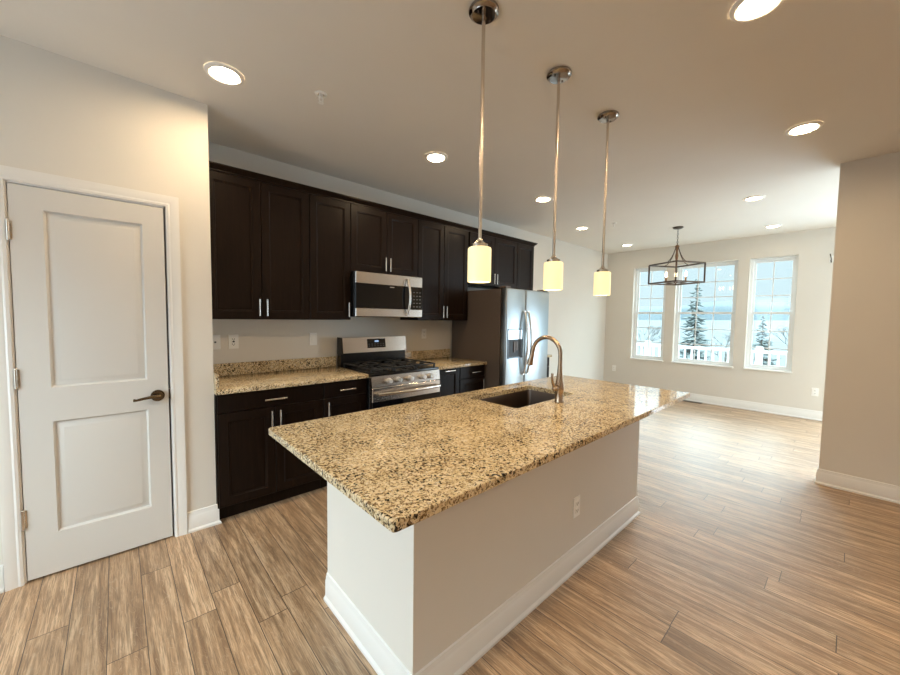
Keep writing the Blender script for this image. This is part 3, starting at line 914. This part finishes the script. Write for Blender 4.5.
# ------------------------------------------------------------------ refrigerator
fx0, fx1, fyf, fz1 = 3.112, 3.940, 2.515, 1.735
fr_ = thing('refrigerator', 'stainless side-by-side refrigerator with ice and water dispenser', 'refrigerator', ((fx0 + fx1)/2, 3.0, 0))
bm = new(); box(bm, fx0, fx1, fyf + 0.085, YBK - 0.03, 0.02, fz1 - 0.008, 0.004)
for a in (fx0 + 0.05, fx1 - 0.05):
    for b_ in (fyf + 0.14, 3.3): cyl(bm, (a, b_, 0.0105), 0.025, 0.02, 'z', 12)
obj('body', bm, M['greybody'], fr_)
bm = new(); box(bm, fx0 + 0.004, fx1 - 0.004, fyf + 0.06, fyf + 0.0845, 0.02, 0.085); obj('grille', bm, M['black'], fr_)
fxs = 3.462
for nm, a, b_ in (('freezer_door', fx0, fxs - 0.003), ('fridge_door', fxs + 0.003, fx1)):
    bm = new(); box(bm, a, b_, fyf, fyf + 0.078, 0.09, fz1, 0.014, 3)
    dd = obj(nm, bm, M['fridge'], fr_)
    bm = new()
    hx_ = fxs - 0.035 if nm == 'freezer_door' else fxs + 0.035
    hp = [(hx_, fyf - 0.018 - 0.045*math.sin(PI*k/14), 0.78 + 0.70*k/14) for k in range(15)]
    tube(bm, hp, 0.0125, 14)
    for k in (0, 14): cyl(bm, (hx_, fyf - 0.008, hp[k][2]), 0.013, 0.024, 'y', 12)
    obj('handle', bm, M['satin'], dd)
    if nm == 'freezer_door':
        bm = new()
        box(bm, 3.145, 3.155, fyf - 0.006, fyf + 0.002, 0.965, 1.290); box(bm, 3.405, 3.415, fyf - 0.006, fyf + 0.002, 0.965, 1.290)
        box(bm, 3.155, 3.405, fyf - 0.006, fyf + 0.002, 1.282, 1.290); box(bm, 3.155, 3.405, fyf - 0.012, fyf + 0.002, 0.965, 0.978)
        dp = obj('dispenser', bm, M['black'], dd)
        bm = new(); box(bm, 3.156, 3.404, fyf - 0.004, fyf - 0.0005, 1.175, 1.281); obj('dispenser_panel', bm, mat('silver_panel', (0.5, 0.52, 0.54), 0.3, 0.7), dp)
        bm = new(); box(bm, 3.156, 3.404, fyf - 0.003, fyf - 0.0004, 0.979, 1.174); obj('dispenser_cavity', bm, M['iron'], dp)
        bm = new(); box(bm, 3.245, 3.275, fyf - 0.012, fyf - 0.0031, 1.03, 1.15, 0.002); box(bm, 3.285, 3.315, fyf - 0.012, fyf - 0.0031, 1.05, 1.15, 0.002); obj('paddle', bm, M['greybody'], dp)
    bm = new(); box(bm, (a if nm == 'freezer_door' else b_ - 0.11) + 0.01, (a if nm == 'freezer_door' else b_ - 0.11) + 0.10, fyf + 0.02, fyf + 0.12, fz1 + 0.0005, fz1 + 0.022, 0.004)
    obj('hinge_cover', bm, M['greybody'], fr_)

# ------------------------------------------------------------------ island
ix0, ix1, iy0, iy1 = 0.482, 2.909, 0.722, 1.712
bx0, bx1, by0, by1 = 0.747, 2.762, 0.991, 1.700
ZC0, ZC1 = 0.884, 0.914
isl = thing('kitchen_island', 'white and tan walled kitchen island under the granite top', 'island', (1.75, 1.35, 0))
bm = new()
TH = 0.115
vs0 = [(bx0, by0), (bx1, by0), (bx1, by1 - 0.05), (bx1 - TH, by1 - 0.05), (bx1 - TH, by0 + TH), (bx0 + TH, by0 + TH), (bx0 + TH, by1 - 0.0), (bx0, by1 - 0.0)]
lo = [bm.verts.new((x, y, 0.0)) for x, y in vs0]; hi = [bm.verts.new((x, y, ZC0 - 0.0005)) for x, y in vs0]
for k in range(8): bm.faces.new((lo[k], lo[(k+1)%8], hi[(k+1)%8], hi[k]))
bm.faces.new(lo[::-1]); bm.faces.new(hi)
obj('half_wall', bm, M['wall'], isl)
bm = new(); box(bm, bx0 + TH + 0.001, bx1 - TH - 0.001, by1 - 0.06, by1 - 0.045, 0.105, ZC0 - 0.002); box(bm, bx0 + TH + 0.001, bx1 - TH - 0.001, by1 - 0.13, by1 - 0.115, 0.0, 0.104)
cf = obj('cabinet_front', bm, M['cab'], isl)
nd = 4
for k in range(nd):
    w_ = (bx1 - bx0 - 2*TH - 0.01)/nd
    a = bx0 + TH + 0.005 + k*w_
    bm = new(); box(bm, a + 0.002, a + w_ - 0.002, by1 - 0.0445, by1 - 0.026, 0.112, ZC0 - 0.006, 0.003); obj('door', bm, M['cab'], isl)
bm = new()
rings = []
for (px, py), (ox, oy) in (((bx0, by1), (-1, 0)), ((bx0, by0), (-1, -1)), ((bx1, by0), (1, -1)), ((bx1, by1 - 0.05), (1, 0))):
    rings.append([bm.verts.new((px + ox*d, py + oy*d, z)) for d, z in BASE])
n = len(BASE)
for A, B in zip(rings[:-1], rings[1:]):
    for k in range(n): bm.faces.new((A[k], A[(k+1)%n], B[(k+1)%n], B[k]))
bm.faces.new(rings[0]); bm.faces.new(rings[-1][::-1])
obj('baseboard', bm, M['trim'], isl)

# granite top with the sink cut-out
sx0, sx1, sy0, sy1 = 1.618, 2.250, 1.222, 1.592
bm = new()
def rrect(x0, x1, y0, y1, r, seg):
    pts = []
    for cx, cy, a0_ in ((x1 - r, y0 + r, -PI/2), (x1 - r, y1 - r, 0), (x0 + r, y1 - r, PI/2), (x0 + r, y0 + r, PI)):
        for k in range(seg + 1):
            a = a0_ + PI/2*k/seg
            pts.append((cx + r*math.cos(a), cy + r*math.sin(a)))
    return pts
out = rrect(ix0, ix1, iy0, iy1, 0.012, 4); inn = rrect(sx0, sx1, sy0, sy1, 0.018, 4)
def loop(pts, z): return [bm.verts.new((x, y, z)) for x, y in pts]
bev = 0.003
out_in = rrect(ix0 + bev, ix1 - bev, iy0 + bev, iy1 - bev, 0.010, 4); inn_out = rrect(sx0 - bev, sx1 + bev, sy0 - bev, sy1 + bev, 0.020, 4)
oT, o1, o0, oB = loop(out_in, ZC1), loop(out, ZC1 - bev), loop(out, ZC0 + bev), loop(out_in, ZC0)
iT, i1, iB = loop(inn_out, ZC1), loop(inn, ZC1 - bev), loop(inn, ZC0)
nn = len(out)
for A, B in ((oT, o1), (o1, o0), (o0, oB), (iT, i1), (i1, iB), (oT, iT), (oB, iB)):
    for k in range(nn): bm.faces.new((A[k], A[(k+1)%nn], B[(k+1)%nn], B[k]))
tag(obj('island_countertop', bm, M['granite'], None, (1.7, 1.2, ZC0)), 'large speckled gold granite island top with a sink cut-out', 'countertop')

# undermount sink
sk = thing('sink', 'dark stainless undermount sink set into the island top', 'sink', (1.94, 1.40, 0.66))
bm = new()
SEG = 4
def sl(g, z, r): return [bm.verts.new((x, y, z)) for x, y in rrect(sx0 - g, sx1 + g, sy0 - g, sy1 + g, r, SEG)]
ls = [sl(0.025, ZC0 - 0.0008, 0.045), sl(0.004, ZC0 - 0.0008, 0.022), sl(0.002, ZC0 - 0.01, 0.022), sl(-0.004, 0.695, 0.025), sl(-0.03, 0.680, 0.05)]
for A, B in zip(ls[:-1], ls[1:]):
    for k in range(len(A)): bm.faces.new((A[k], A[(k+1)%len(A)], B[(k+1)%len(A)], B[k]))
bm.faces.new(ls[-1])
lo_ = [sl(0.025, ZC0 - 0.003, 0.045), sl(0.008, ZC0 - 0.012, 0.036), sl(0.003, 0.690, 0.04), sl(-0.03, 0.674, 0.05)]
for A, B in zip([ls[0]] + lo_[:-1], lo_):
    for k in range(len(A)): bm.faces.new((A[k], A[(k+1)%len(A)], B[(k+1)%len(A)], B[k]))
bm.faces.new(lo_[-1])
obj('basin', bm, M['sink'], sk)
bm = new(); lathe(bm, (1.94, 1.42, 0.6802), [(0, 0.001), (0.028, 0.001), (0.034, 0.004), (0.042, 0.004), (0.044, 0.0)], 24)
obj('drain', bm, M['satin'], sk)

# faucet
fxp, fyp = 1.944, 1.155
fc = thing('faucet', 'tall gooseneck brushed bronze-nickel faucet on the island counter', 'faucet', (fxp, fyp, ZC1))
FM = mat('warm_brushed_nickel', (0.43, 0.32, 0.23), 0.27, 1.0)
bm = new(); lathe(bm, (fxp, fyp, ZC1 + 0.0002), [(0, 0), (0.027, 0), (0.027, 0.006), (0.0235, 0.012), (0.0235, 0.06), (0.026, 0.075), (0.026, 0.10), (0.0215, 0.125), (0.0155, 0.18), (0.0135, 0.215), (0.0, 0.215)], 24)
obj('base', bm, FM, fc)
bm = new()
R = 0.0975; zt = ZC1 + 0.285
pts = [(fxp, fyp, ZC1 + 0.20), (fxp, fyp, zt)]
for k in range(1, 15): 
    a = PI*k/14*0.96
    pts.append((fxp, fyp + R - R*math.cos(a), zt + R*math.sin(a)))
tube(bm, pts, 0.0125, 16)
obj('spout', bm, FM, fc)
e = Vector(pts[-1]); dvec = (e - Vector(pts[-2])).normalized()
bm = new(); tube(bm, [e, e + dvec*0.02, e + dvec*0.055, e + dvec*0.095, e + dvec*0.098], [0.0128, 0.0135, 0.0165, 0.0205, 0.017], 18)
obj('spray_head', bm, FM, fc)
bm = new()
cyl(bm, (fxp - 0.033, fyp, ZC1 + 0.088), 0.017, 0.03, 'x', 20)
ball(bm, (fxp - 0.048, fyp, ZC1 + 0.088), 0.018, seg=16)
tube(bm, [(fxp - 0.052, fyp, ZC1 + 0.092), (fxp - 0.066, fyp + 0.004, ZC1 + 0.12), (fxp - 0.074, fyp + 0.006, ZC1 + 0.155), (fxp - 0.071, fyp + 0.006, ZC1 + 0.178)], [0.010, 0.0085, 0.0075, 0.008], 12)
obj('lever', bm, FM, fc)

# ------------------------------------------------------------------ electrical outlets
def outlet(loc, face, label, kind='duplex', name='power_outlet'):
    """face: 'y' looks to -Y, 'x' looks to -X"""
    r = thing(name, label, 'outlet' if name == 'power_outlet' else 'wall plate', loc, 'white wall plates')
    x, y, z = loc
    def bxl(b, a0_, a1_, d0, d1, z0_, z1_, bev_=0):
        if face == 'y': box(b, x + a0_, x + a1_, y - d1, y - d0, z + z0_, z + z1_, bev_)
        else: box(b, x - d1, x - d0, y + a0_, y + a1_, z + z0_, z + z1_, bev_)
    b = new(); bxl(b, -0.036, 0.036, 0.0002, 0.006, -0.058, 0.058, 0.002); pl = obj('plate', b, M['plastic'], r)
    if kind == 'duplex':
        for s in (-1, 1):
            b = new(); bxl(b, -0.017, 0.017, 0.0061, 0.009, s*0.02 - 0.0145, s*0.02 + 0.0145, 0.003); rc = obj('receptacle', b, M['plastic'], r)
            b = new()
            bxl(b, -0.008, -0.0055, 0.0091, 0.0096, s*0.02 - 0.003, s*0.02 + 0.006); bxl(b, 0.0055, 0.008, 0.0091, 0.0096, s*0.02 - 0.003, s*0.02 + 0.006)
            bxl(b, -0.0022, 0.0022, 0.0091, 0.0096, s*0.02 - 0.0105, s*0.02 - 0.006)
            obj('slots', b, M['slot'], rc)
    elif kind == 'gfci':
        b = new(); bxl(b, -0.0175, 0.0175, 0.0061, 0.009, -0.034, 0.034, 0.002); rc = obj('receptacle', b, M['plastic'], r)
        b = new()
        for s in (-1, 1):
            bxl(b, -0.009, -0.006, 0.0091, 0.0097, s*0.021 - 0.005, s*0.021 + 0.006); bxl(b, 0.006, 0.009, 0.0091, 0.0097, s*0.021 - 0.005, s*0.021 + 0.006)
            bxl(b, -0.003, 0.003, 0.0091, 0.0097, s*0.021 - 0.011, s*0.021 - 0.006)
        bxl(b, -0.008, 0.008, 0.0091, 0.0105, -0.006, 0.006)
        obj('slots', b, M['slot'], rc)
    elif kind == 'jack':
        b = new(); bxl(b, -0.006, 0.006, 0.0061, 0.010, -0.006, 0.006); obj('jack', b, M['slot'], r)
    elif kind == 'rocker':
        b = new(); bxl(b, -0.016, 0.016, 0.0061, 0.0095, -0.033, 0.033, 0.002); obj('rocker', b, M['plastic'], r)
    return r
outlet((0.580, YK, 1.187), 'y', 'plate with a dark jack on the backsplash wall beside the pantry corner', 'jack', 'wall_plate')
outlet((0.708, YK, 1.188), 'y', 'outlet with dark slots above the left counter, second plate from the corner', 'gfci')
outlet((1.367, YK, 1.189), 'y', 'white plate above the counter just left of the range', 'rocker', 'light_switch')
outlet((2.690, YK, 1.212), 'y', 'outlet on the wall between range and refrigerator')
outlet((1.880, by0, 0.361), 'y', 'white outlet low on the tan side of the kitchen island')
outlet((XW, 3.195, 0.425), 'x', 'outlet low on the dining wall left of the windows')
outlet((XW, 0.308, 0.403), 'x', 'outlet low on the dining wall right of the windows')

# floor register and wall hook
fv = thing('floor_vent', 'dark slotted floor register beneath the wide middle window', 'vent', (7.33, 1.80, 0))
bm = new(); box(bm, 7.275, 7.385, 1.65, 1.95, 0.0003, 0.006, 0.002); pf = obj('grille_plate', bm, mat('brown_register', (0.10, 0.075, 0.055), 0.5), fv)
bm = new()
for k in range(12): box(bm, 7.29, 7.37, 1.663 + k*0.024, 1.675 + k*0.024, 0.0061, 0.0068)
obj('slots', bm, M['slot'], fv)
wh = thing('wall_hook', 'small white double hook high on the dining wall by the right wall edge', 'hook', (XW, 0.235, 2.295))
bm = new(); box(bm, XW - 0.006, XW - 0.0003, 0.215, 0.255, 2.25, 2.34, 0.002); obj('plate', bm, M['plastic'], wh)
bm = new(); tube(bm, [(XW - 0.005, 0.235, 2.29), (XW - 0.04, 0.235, 2.28), (XW - 0.07, 0.24, 2.31), (XW - 0.075, 0.25, 2.36)], 0.006, 8)
tube(bm, [(XW - 0.005, 0.235, 2.27), (XW - 0.03, 0.235, 2.245), (XW - 0.05, 0.237, 2.25), (XW - 0.055, 0.24, 2.28)], 0.006, 8)
obj('hook', bm, M['bronze'], wh)

# ------------------------------------------------------------------ ceiling fittings
def pot(x, y, label, lens):
    r = thing('recessed_light', label, 'ceiling light', (x, y, CEIL), 'recessed ceiling lights')
    b = new(); lathe(b, (x, y, CEIL), [(0.066, -0.0015), (0.070, -0.010), (0.078, -0.013), (0.094, -0.006), (0.096, -0.0005)], 40)
    obj('trim_ring', b, M['plastic'], r)
    b = new(); lathe(b, (x, y, CEIL), [(0.0, -0.0065), (0.05, -0.0055), (0.0675, -0.0025), (0.067, -0.0012), (0.0, -0.0012)], 40)
    obj('light_lens', b, lens, r)
    return r
p0 = pot(0.482, 2.400, 'large recessed light near the pantry wall corner', M['lens'])
for x, y, lab in (
    (2.000, 2.392, 'recessed light above the range and microwave'),
    (3.546, 2.381, 'recessed light in front of the refrigerator wall'),
    (3.516, 0.287, 'recessed light near the top of the right wall end'),
    (2.014, 0.330, 'recessed light cut by the top edge of the photo'),
    (0.482, 0.330, 'unseen recessed light added directly over the camera'),  # out of view, added to light the room from behind
    (0.482, -1.700, 'added recessed light of the unseen row behind the camera, nearest the side wall'),  # unseen row, added to brighten the island front and backsplash
    (2.014, -1.700, 'added recessed light of the unseen row behind the camera, farther from the side wall'),  # second lamp of the added row, same purpose
):
    dup(p0, (x - 0.482, y - 2.400, 0), lab)
p1 = pot(5.067, 2.723, 'recessed light past the refrigerator, left of the last pendant rod', M['lens_dining'])   # dining room circuit, dimmed
for x, y, lab in (
    (6.766, 2.767, 'farthest recessed light by the left dining window corner'),
    (6.786, 0.806, 'farthest recessed light in front of the right dining window'),
    (5.115, 0.777, 'recessed light right of the chandelier in the dining room'),
):
    dup(p1, (x - 5.067, y - 2.723, 0), lab)

def sprinkler(x, y, label):
    r = thing('sprinkler_head', label, 'sprinkler', (x, y, CEIL), 'ceiling fire sprinklers')
    b = new(); lathe(b, (x, y, CEIL), [(0.018, -0.0002), (0.036, -0.0005), (0.034, -0.006), (0.024, -0.010), (0.018, -0.004)], 28); obj('escutcheon', b, M['plastic'], r)
    b = new(); cyl(b, (x, y, CEIL - 0.012), 0.010, 0.024, 'z', 16)
    for s in (-1, 1): tube(b, [(x + s*0.011, y, CEIL - 0.018), (x + s*0.013, y, CEIL - 0.036), (x, y, CEIL - 0.050)], 0.003, 8)
    cyl(b, (x, y, CEIL - 0.052), 0.016, 0.003, 'z', 20)
    obj('deflector', b, M['plastic'], r)
    return r
sp = sprinkler(0.946, 2.211, 'white ceiling sprinkler between the pantry light and the first pendant')
dup(sp, (5.108 - 0.946, 2.276 - 2.211, 0), 'white ceiling sprinkler far off over the dining room entrance')

# pendants over the island
def pendant(x, y, label):
    r = thing('pendant_light', label, 'pendant light', (x, y, CEIL), 'pendant lights above the island')
    b = new(); lathe(b, (x, y, CEIL), [(0, -0.0003), (0.064, -0.0003), (0.066, -0.006), (0.064, -0.013), (0.054, -0.018), (0.050, -0.024), (0.0, -0.027)], 40)
    cn = obj('canopy', b, M['chrome'], r)
    b = new()
    for s in (-1, 1): ball(b, (x + s*0.036, y, CEIL - 0.026), 0.005, seg=10)
    obj('screw', b, M['bronze'], cn)
    b = new(); cyl(b, (x, y, (CEIL - 0.026 + 1.752)/2), 0.0078, CEIL - 0.026 - 1.752, 'z', 16)
    for z in (2.06, 2.37): cyl(b, (x, y, z), 0.0088, 0.02, 'z', 16)
    obj('stem', b, M['nickel'], r)
    b = new(); lathe(b, (x, y, 1.0), [(0, 0.765), (0.010, 0.762), (0.013, 0.752), (0.026, 0.742), (0.036, 0.738), (0.036, 0.7245), (0, 0.7245)], 28)
    obj('cap', b, M['nickel'], r)
    b = new(); Rr = 0.0525
    lathe(b, (x, y, 1.0), [(0.020, 0.724), (Rr - 0.008, 0.724), (Rr - 0.002, 0.721), (Rr, 0.715), (Rr, 0.572), (Rr - 0.0025, 0.570), (Rr - 0.005, 0.572), (Rr - 0.005, 0.713), (Rr - 0.010, 0.719), (0.020, 0.719)], 40, True)
    obj('shade', b, M['shade'], r)
    b = new(); cyl(b, (x, y, 1.700), 0.014, 0.040, 'z', 16); ball(b, (x, y, 1.655), 0.026, (1, 1, 1.25), 16)
    obj('bulb', b, M['bulb'], r)
    return r
pn = pendant(1.2095, 1.136, 'nearest glowing glass pendant, before the dark wall cabinets')
dup(pn, (1.8105 - 1.2095, 0, 0), 'middle glowing glass pendant, in front of the refrigerator top')
dup(pn, (2.4055 - 1.2095, 0, 0), 'farthest glowing glass pendant, in front of the white wall corner')

# lantern chandelier
cx, cy = 5.968, 1.738
ch = thing('chandelier', 'dark bronze open-frame lantern chandelier hanging in the dining room', 'chandelier', (cx, cy, CEIL))
rot = math.atan2(cy, cx) - PI/4
s_ = 0.241
ZT, ZB = 2.212, 1.945
def rp(a, b_, z):
    return Vector((cx + a*math.cos(rot) - b_*math.sin(rot), cy + a*math.sin(rot) + b_*math.cos(rot), z))
bm = new(); lathe(bm, (cx, cy, CEIL), [(0, -0.0003), (0.065, -0.0003), (0.066, -0.012), (0.05, -0.022), (0.012, -0.030), (0, -0.030)], 28); obj('canopy', bm, M['bronze'], ch)
bm = new()
z = CEIL - 0.03; k = 0
while z > 2.485:
    bmesh_r = 0.0085
    pts = []
    for q in range(13):
        a = 2*PI*q/12
        if k % 2: pts.append((cx + bmesh_r*math.cos(a), cy, z - 0.014 + 0.017*math.sin(a)))
        else: pts.append((cx, cy + bmesh_r*math.cos(a), z - 0.014 + 0.017*math.sin(a)))
    tube(bm, pts, 0.0026, 6, False)
    z -= 0.028; k += 1
obj('chain', bm, M['bronze'], ch)
bm = new(); lathe(bm, (cx, cy, 0), [(0, 2.49), (0.012, 2.485), (0.028, 2.47), (0.028, 2.455), (0.016, 2.44), (0.013, 2.38), (0.022, 2.33), (0.014, 2.27), (0.012, 2.21), (0.012, 1.99), (0.024, 1.975), (0.024, 1.955), (0.010, 1.94), (0, 1.925)], 20)
obj('centre_column', bm, M['copperbrz'], ch)
bm = new()
cor = [(-s_, -s_), (s_, -s_), (s_, s_), (-s_, s_)]
for k in range(4):
    a, b_ = cor[k], cor[(k+1) % 4]
    for zz in (ZT, ZB): tube(bm, [rp(*a, zz), rp(*b_, zz)], 0.0130, 4)
    tube(bm, [rp(*a, ZB), rp(*a, ZT)], 0.0130, 4)
# bottom cross bars carrying the candles
for a, b_ in (((-s_, 0), (s_, 0)), ((0, -s_), (0, s_))): tube(bm, [rp(*a, ZB), rp(*b_, ZB)], 0.007, 4)
obj('frame', bm, M['bronze'], ch)
for a, b_ in ((1, 0), (0, 1), (-1, 0), (0, -1)):
    bm = new()
    pts = []
    for q in range(11):
        t = q/10
        rr = 0.02 + (s_ - 0.02)*t
        zz = 2.455 + (ZT - 2.455)*(1 - (1 - t)**2.5)
        pts.append(rp(a*rr, b_*rr, zz))
    tube(bm, pts, 0.0055, 8)
    obj('arm', bm, M['bronze'], ch)
for a, b_ in ((0.085, 0.085), (-0.085, 0.085), (-0.085, -0.085), (0.085, -0.085)):
    p = rp(a, b_, 0)
    bm = new(); lathe(bm, (p.x, p.y, 0), [(0, ZB), (0.028, ZB + 0.004), (0.028, ZB + 0.012), (0.012, ZB + 0.016), (0.012, ZB + 0.085), (0, ZB + 0.085)], 16)
    tube(bm, [(cx, cy, ZB + 0.003), (p.x, p.y, ZB + 0.003)], 0.005, 6)
    cd = obj('candle', bm, M['copperbrz'], ch)
    bm = new(); lathe(bm, (p.x, p.y, ZB + 0.0855), [(0, 0), (0.010, 0.003), (0.0155, 0.025), (0.012, 0.05), (0.004, 0.078), (0, 0.084)], 14)
    obj('bulb', bm, M['candlebulb'], cd)
